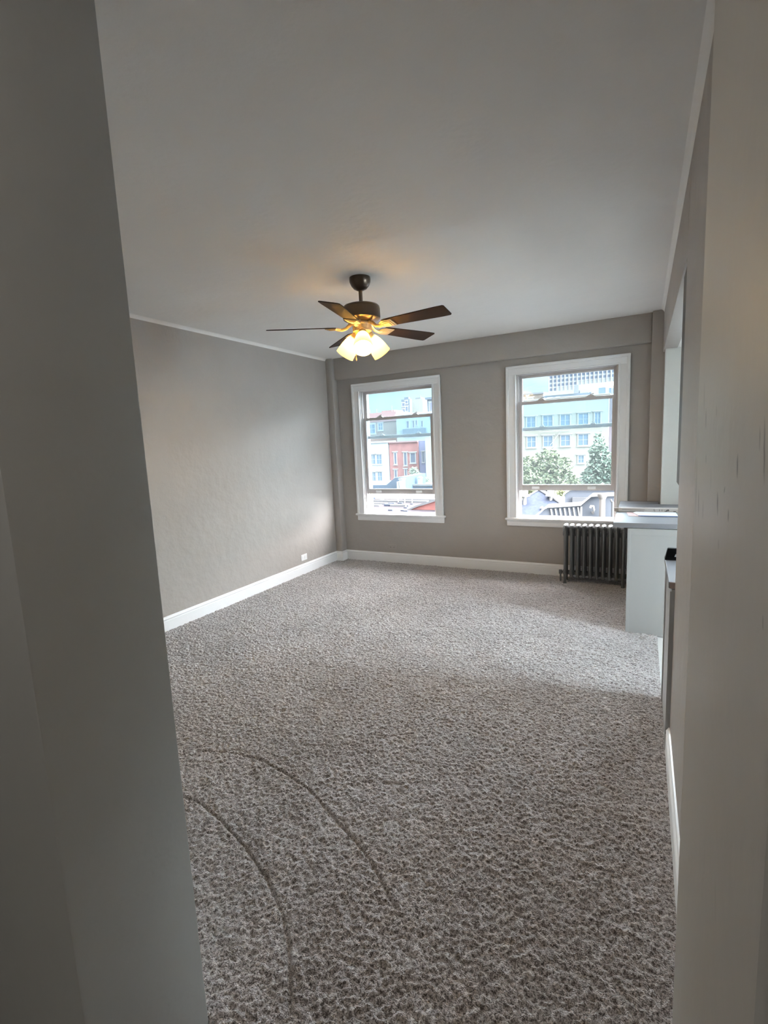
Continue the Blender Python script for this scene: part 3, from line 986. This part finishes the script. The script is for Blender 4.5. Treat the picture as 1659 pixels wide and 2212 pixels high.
def building(name, label, x0, x1, zt, Y, depth, m, wins=(), pane=E_PANE, trim=E_TRIM, fr=.12, group=None, cornice=None, lintel=True, sub=True):
    t = thing(name, ((x0 + x1) / 2, Y + depth / 2, GZ), label, 'building', group)
    obj('walls', box(new(), x0, x1, Y, Y + depth, GZ, zt), m, t)
    if cornice:
        obj('cornice', box(new(), x0 - .15, x1 + .15, Y - cornice[0], Y + depth, zt, zt + cornice[1]), cornice[2], t)
    for (a, b, z0, z1) in wins:
        bm = new()
        bars(bm, a - fr, b + fr, Y - .10, Y + .02, z0 - fr, z1 + fr, fr, fr, fr, 0)
        if lintel: box(bm, a - fr * 2.2, b + fr * 2.2, Y - .22, Y + .01, z1 + fr, z1 + fr * 2.1)
        box(bm, a - fr * 1.6, b + fr * 1.6, Y - .18, Y + .01, z0 - fr * 1.7, z0 - fr)
        w = obj('window', bm, trim, t)
        bm = box(new(), a, b, Y - .03, Y + .02, z0, z1)
        obj('pane', bm, pane, w)
        if sub:
            bm = box(new(), (a + b) / 2 - fr * .25, (a + b) / 2 + fr * .25, Y - .06, Y - .02, z0, z1)
            box(bm, a, b, Y - .06, Y - .02, (z0 + z1) / 2 - fr * .2, (z0 + z1) / 2 + fr * .2)
            obj('muntin', bm, trim, w)
    return t


# --- through the left window
wh = building('stucco_house', 'white stucco house with paired grey windows beside the red brick building', -52.0, -43.25, 1.9, 84, 3.4, E_WHITE,
              [(-47.14, -46.05, -2.12, -0.36), (-45.71, -44.64, -2.15, -0.4), (-47.16, -46.15, -5.44, -3.81), (-45.64, -44.72, -5.45, -3.76)],
              pane=E_PANE, fr=.13, cornice=(.3, .3, E_TRIM))
br = building('brick_building', 'red brick building with narrow arched windows', -43.08, -37.05, 1.74, 84.3, 3.4, E_BRICK,
              [(-42.01, -41.61, -2.24, -0.16), (-39.95, -39.47, -2.49, -0.23), (-38.6, -37.67, -2.04, -0.35), (-42.07, -41.66, -4.76, -3.47), (-39.9, -39.58, -4.64, -3.36)],
              pane=E_PANED, fr=.16, cornice=None, sub=False)
obj('cornice', box(new(), -43.08, -37.05, 84.0, 87.7, 1.74, 1.98), E_ROSE, br)
building('shaded_brick_side', 'narrow slate blue block standing for the shaded right side of the red brick building', -37.0, -34.4, 1.95, 84.6, 3.4, E_SLATE,
         [(-36.35, -35.95, -2.05, -0.15)], pane=E_PANED, fr=.10, sub=False)  # separate block standing in for the brick building's side in shade
building('cream_house', 'pale cream wall at the right edge of the left window view', -33.77, -27.5, 2.42, 80, 10, E_CREAMR)
tn = building('apartment_building', 'tan apartment building with rose top storey on the hill', -95.8, -80.8, 9.9, 165, 20, E_TAN,
              [(-88.46, -86.69, 7.0, 9.4), (-92.75, -89.97, 5.9, 9.2)], pane=E_PANE, fr=.3)
obj('top_storey', box(new(), -96.0, -80.7, 164.7, 185.2, 9.95, 13.4), E_ROSE, tn)
obj('stair_house', box(new(), -88.4, -83.0, 168, 176, 13.4, 14.2), E_ROSE, tn)
for x, h in ((-94.5, 2.0), (-92.4, 1.6), (-89.5, 1.5), (-83.0, 2.2)):
    obj('roof_pipe', tube(new(), [(x, 166, 13.4), (x, 166, 13.4 + h)], .12, 6), E_GREYV, tn)
bw = building('bay_window_house', 'pale blue house with a row of tall bay windows', -75.95, -56.0, 11.2, 155, 16, E_BLUEW,
              [(-72.07, -71.22, 6.84, 9.01), (-69.8, -69.24, 6.85, 9.0), (-68.66, -68.1, 7.55, 9.06), (-66.59, -66.03, 6.92, 8.8)], pane=E_PANED, fr=.14, cornice=(.5, .5, E_TRIM), sub=False)
obj('bay', box(new(), -73.2, -64.6, 154.0, 155.1, 4.8, 6.4), E_DARKT, bw)
dk = building('tower', 'dark blue grey tower on the skyline with lighter balconies', -145.69, -139.4, 31.0, 306, 3.5, E_DARKT,
              [(-145.0, -143.2, 26.5, 28.5), (-145.0, -143.2, 22.5, 24.5), (-142.6, -141.0, 28.2, 29.8), (-142.6, -141.0, 23.2, 26.0)], pane=E_PANED, fr=.35, sub=False)
obj('penthouse', box(new(), -143.6, -140.4, 306.5, 309, 31, 32.4), E_DARKT, dk)
cw = building('tower', 'blank cream tower next to the dark tower on the skyline', -140.8, -133.2, 31.2, 314, 14, E_CREAMT)
bmx = box(new(), -139.5, -135.5, 316, 324, 31.2, 32.3)
tube(bmx, [(-136, 316, 31.2), (-136, 316, 34)], .15, 6)
obj('roof_gear', bmx, E_GREYV, cw)
tu = building('turret_building', 'grey blue turret with a wide cap on the skyline', -107.7, -101, 25.2, 260, 14, E_DARKT,
              [(-106.4, -104.6, 18.5, 23.5)], pane=E_SLATE, fr=.3, sub=False)
obj('cap', box(new(), -108.6, -100.4, 259, 275, 25.2, 26.4), E_DARKT, tu)

# mid ground between the left window's sash and the far street
gl = thing('gabled_roof', (-20, 42, GZ), 'slate blue sheet metal roof end rising to a peak', 'roof')
obj('gable', prism(new(), [(-24.5, -2.0), (-19.86, -1.97), (-18.94, -1.31), (-18.2, -1.31), (-18.2, GZ), (-24.5, GZ)], 'Y', 38, 43), E_ROOFB, gl)
ch = thing('chimney', (-18.1, 37.3, -8), 'white chimney stack between two blue roofs', 'chimney')
obj('stack', box(new(), -18.10, -17.77, 37, 37.5, GZ, -1.42), E_TRIM, ch)
obj('flue', box(new(), -18.36, -18.16, 37.05, 37.4, GZ, -1.60), E_TRIM, ch)
obj('cap', box(new(), -18.14, -17.73, 36.95, 37.55, -1.42, -1.34), E_TRIM, ch)
brf = thing('flat_roof', (-17, 43, GZ), 'blue flat roof with a pale edge behind the white chimney', 'roof')
obj('deck', box(new(), -19.3, -14.0, 40, 44, GZ, -2.25), E_ROOFB, brf)
obj('edge', box(new(), -19.3, -14.0, 39.9, 40.3, -2.25, -2.1), E_GREYV, brf)
ch2 = thing('chimney', (-17.3, 40.6, -2.2), 'small white chimney standing on the blue flat roof', 'chimney')
obj('stack', box(new(), -17.92, -17.66, 40.5, 40.9, -2.26, -1.58), E_TRIM, ch2)
obj('cap', prism(new(), [(-17.98, -1.58), (-17.60, -1.58), (-17.79, -1.42)], 'Y', 40.45, 40.95), E_TRIM, ch2)
pa = thing('low_roof_building', (-12.5, 24, GZ), 'low building with pale gravel roof and white parapet, below the left window', 'building')
obj('roof', box(new(), -22, -7.4, 18.0, 26, GZ, -1.70), E_GRAVEL, pa)
obj('parapet', box(new(), -22, -7.4, 26, 26.3, GZ, -1.38), E_TRIM, pa)
for k, (x0, x1, y, z) in enumerate(((-15, -10.4, 24.6, -1.60), (-14.5, -12.0, 23.6, -1.62), (-12.2, -9.9, 25.3, -1.58), (-13.2, -12.4, 22.8, -1.62), (-11.8, -10.9, 22.9, -1.60))):
    obj('roof_curb', box(new(), x0, x1, y, y + .30, -1.71, z), E_GREYV, pa)
rr = random.Random(11)
bmx = new()
for k in range(26):
    x, y = rr.uniform(-15, -9), rr.uniform(20.8, 25.8)
    s_ = rr.uniform(.06, .22)
    box(bmx, x, x + s_ * 1.8, y, y + s_, -1.71, -1.7 + s_ * .5)
tag(obj('roof_debris', bmx, E_SHINGLE, pa), kind='stuff')
for k, (x, h) in enumerate(((-11.95, .85), (-11.55, 1.0), (-11.1, .9))):
    bmx = tube(new(), [(x, 24.2, -1.72), (x, 24.2, -1.7 + h * .4), (x + .08, 24.2, -1.6 + h * .4), (x + .19, 24.2, -1.64 + h * .4), (x + .21, 24.2, -1.75 + h * .4)], .03, 8)
    tag(rooted('vent_pipe', bmx, E_TRIM, (x, 24.2, -1.7)), 'thin white hooked vent pipe rising in front of the white parapet', 'vent pipe', 'hooked vent pipes on the gravel roof')
rw = thing('brick_gable', (-9.5, 20.5, GZ), 'sloping red brick wall with pale coping, lower right of the left window', 'wall')
obj('wall', prism(new(), [(-11.4, -1.9), (-10.37, -1.79), (-9.78, -1.56), (-8.72, -1.23), (-7.6, -1.0), (-7.6, GZ), (-11.4, GZ)], 'Y', 22, 22.6), E_BRICK, rw)
bmx = prism(new(), [(-11.4, -1.88), (-10.37, -1.78), (-9.78, -1.55), (-8.72, -1.22), (-7.6, -.99), (-7.6, -.90), (-8.72, -1.13), (-9.78, -1.46), (-10.37, -1.69), (-11.4, -1.80)], 'Y', 21.9, 22.7)
obj('coping', bmx, E_GREYV, rw)

# --- through the right window
CRW = [(-15.86, -14.61, 3.11, 4.67), (-13.44, -12.11, 3.11, 4.7), (-10.93, -9.64, 3.13, 4.68), (-8.45, -7.13, 3.13, 4.7), (-6.23, -5.51, 3.14, 4.73),
       (-15.81, -14.58, 0.15, 1.68), (-13.38, -12.1, 0.14, 1.66), (-10.87, -9.62, 0.16, 1.66), (-8.43, -7.1, 0.14, 1.68), (-8.4, -7.69, -2.43, -1.42),
       (-18.3, -17.05, 3.11, 4.67), (-18.3, -17.05, 0.15, 1.68)]
cb_ = building('cream_building', 'cream four storey building with rows of square windows behind the trees', -22, -4.42, 7.2, 78, 14, E_CREAM, CRW, fr=.14, cornice=(.15, .15, E_CREAM))
obj('ladder_rail', tube(new(), [(-13.9, 77.5, 2.35), (-9.6, 77.5, 2.35)], .07, 6), E_TRIM, cb_)
tag(obj('drop_ladder', tube(new(), [(-10.9, 77.7, 2.3), (-12.4, 77.7, .3), (-12.6, 77.7, -.4)], .05, 6), E_TRIM, cb_), 'thin white drop ladder')
building('pink_building', 'pinkish grey building at the right edge of the right window view', -4.40, 1.5, 7.1, 79.5, 12, E_PINK)
HW = []
for k in range(17):
    xc = -55.3 + k * 2.52
    for z in (40.8, 38.1):
        HW.append((xc - .85, xc + .85, z - .85, z + .85))
for k in range(7):
    xc = -55.3 + k * 2.52
    HW.append((xc - .85, xc + .85, 35.4 - .85, 35.4 + .85))
for k in range(2):
    xc = -55.3 + k * 2.52
    HW.append((xc - .85, xc + .85, 32.7 - .85, 32.7 + .85))
ht = building('hotel_tower', 'distant pale concrete tower with a close grid of dark square windows', -56.96, -10.5, 43.2, 350, 20, E_HOTEL, HW, pane=E_PANED, fr=.32, lintel=False, sub=False)
for k in range(18):
    obj('rib', box(new(), -56.96 + k * 2.52 + .15, -56.96 + k * 2.52 + .55, 349.3, 350.1, 30, 43.2), E_HOTEL, ht)
building('white_building', 'white building below the distant window grid, right side', -27.59, -3, 25.0, 250, 20, E_HOTEL,
         [(-18.55, -15.67, 19.2, 22.74), (-14.25, -13.18, 19.6, 22.24), (-12.76, -11.77, 19.6, 22.1), (-22.6, -21.4, 18.9, 21.2)], pane=E_PANE, fr=.25, sub=False, lintel=False)
bl_ = building('rooftop_building', 'low blue grey building with rooftop plant boxes above the cream building', -31.3, -15.6, 15.6, 180, 16, E_DARKT,
               [(-29.6, -28.0, 13.0, 15.0), (-26.8, -25.6, 13.0, 15.0), (-24.6, -21.5, 13.0, 14.8)], pane=E_BLUEW, fr=.1, sub=False, lintel=False)
obj('roof_edge', box(new(), -30.5, -21, 179.8, 184, 15.6, 16.9), E_BLUEW, bl_)
obj('plant_box', box(new(), -20.95, -19.5, 179.9, 183, 15.6, 18.4), E_SLATE, bl_)
obj('plant_box', box(new(), -19.2, -16.6, 180.2, 184, 15.6, 17.0), E_BLUEW, bl_)
building('ochre_building', 'ochre brick building with a curved pattern at the left of the right window view', -44.5, -31.9, 16.9, 185, 14, E_ORANGE,
         [(-40.2, -38.4, 13.8, 15.6), (-37.4, -35.6, 13.8, 15.6)], pane=E_CREAMT, fr=.3, cornice=(.4, .6, E_GREYV), sub=False)

# near roofs below the right window
hip = thing('hipped_roof', (-5.2, 33, GZ), 'blue grey shingled hipped roof below the right window', 'roof')
bm = new()
V = [bm.verts.new(p) for p in ((-5.42, 30, -1.54), (-5.42, 30.5, -1.54), (-9.6, 26.4, -4.2), (-.9, 26.4, -3.7), (-.9, 34, -3.7), (-9.6, 34, -4.2))]
for f in ((0, 2, 3), (0, 3, 4, 1), (0, 1, 5, 2)): bm.faces.new([V[i] for i in f])
geom = bmesh.ops.extrude_face_region(bm, geom=list(bm.faces))
for g in geom['geom']:
    if isinstance(g, bmesh.types.BMVert): g.co.z -= .12
obj('slopes', bm, E_SHINGLE, hip)
obj('walls', box(new(), -9.0, -1.5, 27.2, 33.6, GZ, -4.0), E_BLUEW, hip)
bm = tube(new(), [(-5.42, 29.9, -1.50), (-5.42, 30.5, -1.50)], .07, 6)
tube(bm, [(-5.42, 30, -1.51), (-9.6, 26.4, -4.17)], .06, 6)
tube(bm, [(-5.42, 30, -1.51), (-.9, 26.4, -3.67)], .06, 6)
obj('ridge_caps', bm, E_GREYV, hip)


def roof_z(x, y):
    # front slope of the hipped roof
    a, b, c = Vector((-5.42, 30, -1.54)), Vector((-9.6, 26.4, -4.2)), Vector((-.9, 26.4, -3.7))
    n = (b - a).cross(c - a)
    return a.z - (n.x * (x - a.x) + n.y * (y - a.y)) / n.z


for k, (x, y, zt, lb) in enumerate(((-4.62, 29.25, -1.46, 'white roof vent with a drum hood, right of the roof peak'), (-6.05, 29.0, -1.46, 'white roof vent with a drum hood, left of the roof peak'))):
    z0 = roof_z(x, y)
    v = thing('roof_vent', (x, y, z0), lb, 'roof vent', 'drum vents on the shingled roof')
    obj('stem', lathe(new(), [(.10, z0 - .15), (.10, zt - .28)], 16, Matrix.Translation((x, y, 0)), True), E_TRIM, v)
    obj('flange', lathe(new(), [(0, zt - .34), (.30, zt - .34), (.28, zt - .26), (.16, zt - .22), (0, zt - .22)], 20, Matrix.Translation((x, y, 0))), E_TRIM, v)
    obj('hood', lathe(new(), [(0, zt - .24), (.19, zt - .24), (.20, zt - .02), (0, zt)], 20, Matrix.Translation((x, y, 0))), E_TRIM, v)
for k, (x, y, s_) in enumerate(((-6.55, 28.4, .13), (-6.2, 28.5, .11), (-5.0, 28.5, .11), (-4.75, 28.45, .12), (-4.5, 28.5, .10))):
    z0 = roof_z(x, y)
    v = thing('small_roof_vent', (x, y, z0), 'small white mushroom vent on the shingled roof', 'roof vent', 'small vents on the shingled roof')
    obj('stem', lathe(new(), [(s_ * .35, z0 - .1), (s_ * .35, z0 + s_)], 10, Matrix.Translation((x, y, 0)), True), E_TRIM, v)
    obj('cap', lathe(new(), [(0, z0 + s_), (s_, z0 + s_), (s_ * .8, z0 + s_ * 1.6), (0, z0 + s_ * 1.9)], 12, Matrix.Translation((x, y, 0))), E_TRIM, v)
bm = box(new(), -.42, .42, -.28, .28, -.02, .10)
Mx = Matrix.Translation((-5.0, 27.5, roof_z(-5.0, 27.5))) @ Matrix.Rotation(math.radians(-18), 4, 'Z') @ Matrix.Rotation(math.radians(32), 4, 'X')
bm.transform(Mx)
sk = rooted('skylight', bm, E_BLUEW, (-5.0, 27.5, roof_z(-5.0, 27.5)))
tag(sk, 'flat pale skylight set in the blue grey shingles', 'skylight')

wa = thing('roof_parapet', (-1.8, 19.5, GZ), 'white stepped roof parapet below the right window, nearest', 'parapet')
obj('wall', prism(new(), [(-3.3, -1.24), (-2.97, -.93), (-1.83, -.83), (-1.5, -.52), (.6, -.42), (.6, GZ), (-3.3, GZ)], 'Y', 18, 18.4), E_WALLW, wa)
bmx = prism(new(), [(-3.34, -1.24), (-2.98, -.92), (-1.84, -.82), (-1.51, -.51), (.6, -.41), (.6, -.36), (-1.52, -.455), (-1.86, -.765), (-3.0, -.865), (-3.37, -1.185)], 'Y', 17.9, 18.6)
obj('coping', bmx, E_TRIM, wa)
for k in range(7):
    x = -2.86 + k * .15
    obj('sheet_fold', prism(new(), [(x, -.96 + .014 * k), (x + .05, -.955 + .014 * k), (x + .23, -2.0), (x + .18, -2.0)], 'Y', 17.95, 18.02), E_TRIM, wa)
obj('pilaster', box(new(), -1.86, -1.80, 17.95, 18.05, GZ, -.85), E_TRIM, wa)
pp = thing('flue_pipe', (-1.15, 17.7, -4), 'wide pale flue pipe with a flared top in front of the white parapet', 'pipe')
obj('pipe', lathe(new(), [(.095, -4), (.095, -.50), (.0, -.50)], 20, Matrix.Translation((-1.15, 17.7, 0))), E_PIPE, pp, smooth=.8)
obj('collar', lathe(new(), [(.095, -.56), (.115, -.52), (.16, -.42), (.16, -.37), (.0, -.37)], 20, Matrix.Translation((-1.15, 17.7, 0))), E_PIPE, pp, smooth=.8)
p2 = thing('flue_pipe', (-.85, 17.6, -4), 'thin grey flue pipe with a forked cap at the far right', 'pipe')
bmx = tube(new(), [(-.83, 17.6, -4), (-.83, 17.6, -.62)], .045, 10)
obj('pipe', bmx, E_GREYV, p2)
bmx = tube(new(), [(-.83, 17.6, -.66), (-.88, 17.6, -.60), (-.88, 17.6, -.55)], .03, 8)
tube(bmx, [(-.83, 17.6, -.66), (-.78, 17.6, -.60), (-.78, 17.6, -.54)], .03, 8)
obj('forked_cap', bmx, E_GREYV, p2)
p3 = thing('gooseneck_vent', (-1.43, 17.75, -1.2), 'small white gooseneck vent on the parapet wall', 'vent pipe')
obj('pipe', tube(new(), [(-1.47, 18.02, -1.05), (-1.44, 17.8, -1.05), (-1.40, 17.75, -.93), (-1.43, 17.72, -.80), (-1.50, 17.72, -.80), (-1.52, 17.72, -.86)], .04, 10), E_TRIM, p3, smooth=1.0)
wb = thing('roof_parapet', (-1.6, 24, GZ), 'white rooftop wall with a chamfered corner behind the nearest parapet', 'parapet')
obj('wall', prism(new(), [(-3.03, GZ), (-3.03, -1.02), (-2.77, -.80), (.6, -.80), (.6, GZ)], 'Y', 23, 23.3), E_WALLW, wb)
obj('coping', prism(new(), [(-3.08, -1.04), (-2.79, -.79), (.6, -.79), (.6, -.72), (-2.82, -.72), (-3.11, -.97)], 'Y', 22.9, 23.4), E_TRIM, wb)
obj('roof_panel', box(new(), -2.70, -1.55, 22.85, 23.0, -1.9, -1.12), E_GREYV, wb)


# --- trees: branching trunk + thousands of small leaf blades over several lobes (leaves: one part, nobody could count them)
def leaf_mat(name, a, b):
    m = mat(name, a, .7, spec=.2)
    N, L = m.node_tree.nodes, m.node_tree.links
    geo = N.new('ShaderNodeNewGeometry')
    rp = N.new('ShaderNodeValToRGB')
    rp.color_ramp.elements[0].color = (*a, 1)
    rp.color_ramp.elements[1].color = (*b, 1)
    L.new(geo.outputs['Random Per Island'], rp.inputs['Fac'])
    L.new(rp.outputs['Color'], N['Principled BSDF'].inputs['Base Color'])
    return m


E_LEAF1 = leaf_mat('yellow_green_leaves', (.075, .10, .06), (.145, .155, .09))
E_LEAF2 = leaf_mat('blue_green_leaves', (.065, .095, .075), (.115, .145, .105))
E_BARK = mat('bark', (.12, .10, .08), .9)


def tree(name, label, x, y, lobes, n, ls, m, seed, group=None):
    rr = random.Random(seed)
    t = thing(name, (x, y, GZ), label, 'tree', group)
    zc = sum(l[2] for l in lobes) / len(lobes)
    bm = tube(new(), [(x, y, GZ), (x + .1, y, (GZ + zc) / 2), (x, y, zc)], [.35, .25, .12], 10)
    for lx, ly, lz, lr, lh in lobes:
        tube(bm, [(x, y, min(zc, lz) - 1.2), ((x + lx) / 2, (y + ly) / 2, lz - .6), (lx, ly, lz)], [.14, .09, .03], 7)
    obj('trunk', bm, E_BARK, t)
    co, fa = [], []
    W = [l[3] ** 2 * l[4] for l in lobes]
    for k in range(n):
        lx, ly, lz, lr, lh = rr.choices(lobes, W)[0]
        d = Vector((rr.gauss(0, 1), rr.gauss(0, 1), rr.gauss(0, 1))).normalized() * (rr.uniform(.25, 1.0) ** .4) * rr.uniform(.8, 1.06)
        p = Vector((lx + d.x * lr, ly + d.y * lr, lz + d.z * lh))
        a = Vector((rr.gauss(0, 1), rr.gauss(0, 1), rr.gauss(0, .6))).normalized()
        b = a.cross(Vector((rr.gauss(0, 1), rr.gauss(0, 1), rr.gauss(0, 1)))).normalized()
        s = ls * rr.uniform(.6, 1.3)
        i = len(co)
        co += [p - a * s, p + b * s * .5, p + a * s, p - b * s * .5]
        fa.append((i, i + 1, i + 2, i + 3))
    me = bpy.data.meshes.new('leaves')
    me.from_pydata([ORIGIN[t].inverted() @ c for c in co], [], fa)
    me.materials.append(m)
    o = bpy.data.objects.new('leaves', me)
    COL.objects.link(o)
    o.parent = t
    o['kind'] = 'stuff'
    return t


tree('street_tree', 'broad yellow green tree in front of the cream building', -9.0, 56,
     [(-9.4, 56, -1.2, 1.5, 1.3), (-11.4, 56.3, -1.6, 1.3, 1.3), (-7.9, 56, -1.6, 1.4, 1.4), (-10.3, 55.6, -3.2, 2.2, 1.8), (-7.6, 55.6, -3.3, 1.6, 1.7), (-8.9, 56, -.35, .9, .8), (-12.0, 56, -3.6, 1.2, 1.5), (-6.6, 56, -4.0, 1.2, 1.2), (-9, 56, -5.4, 3.0, 1.8)],
     9000, .22, E_LEAF1, 1)
tree('street_tree', 'taller cone shaped green tree at the right of the right window', -3.5, 54,
     [(-3.95, 54, 1.0, .55, 1.0), (-3.9, 54, -.1, 1.0, 1.1), (-3.5, 54, -1.4, 1.5, 1.3), (-2.8, 54, -2.4, 1.5, 1.5), (-4.5, 53.8, -2.8, 1.1, 1.3), (-3.4, 54, -4.2, 2.0, 1.8), (-1.9, 54, -3.0, 1.2, 1.5)],
     8000, .20, E_LEAF2, 2)
tree('street_tree', 'small dark shrubby tree showing between the shingled roof and the white wall', -6.6, 49,
     [(-6.9, 49, -4.3, 1.3, 1.2), (-5.9, 49, -4.6, 1.1, 1.1)], 2200, .17, E_LEAF1, 3)
tree('street_tree', 'small pale green tree in front of the red brick building', -31.3, 70,
     [(-31.6, 70, -2.9, .8, .9), (-31.2, 70, -4.0, 1.3, 1.1), (-30.2, 70, -4.6, 1.2, 1.0), (-32.4, 70, -4.8, 1.0, 1.0)], 3000, .17, E_LEAF2, 4)
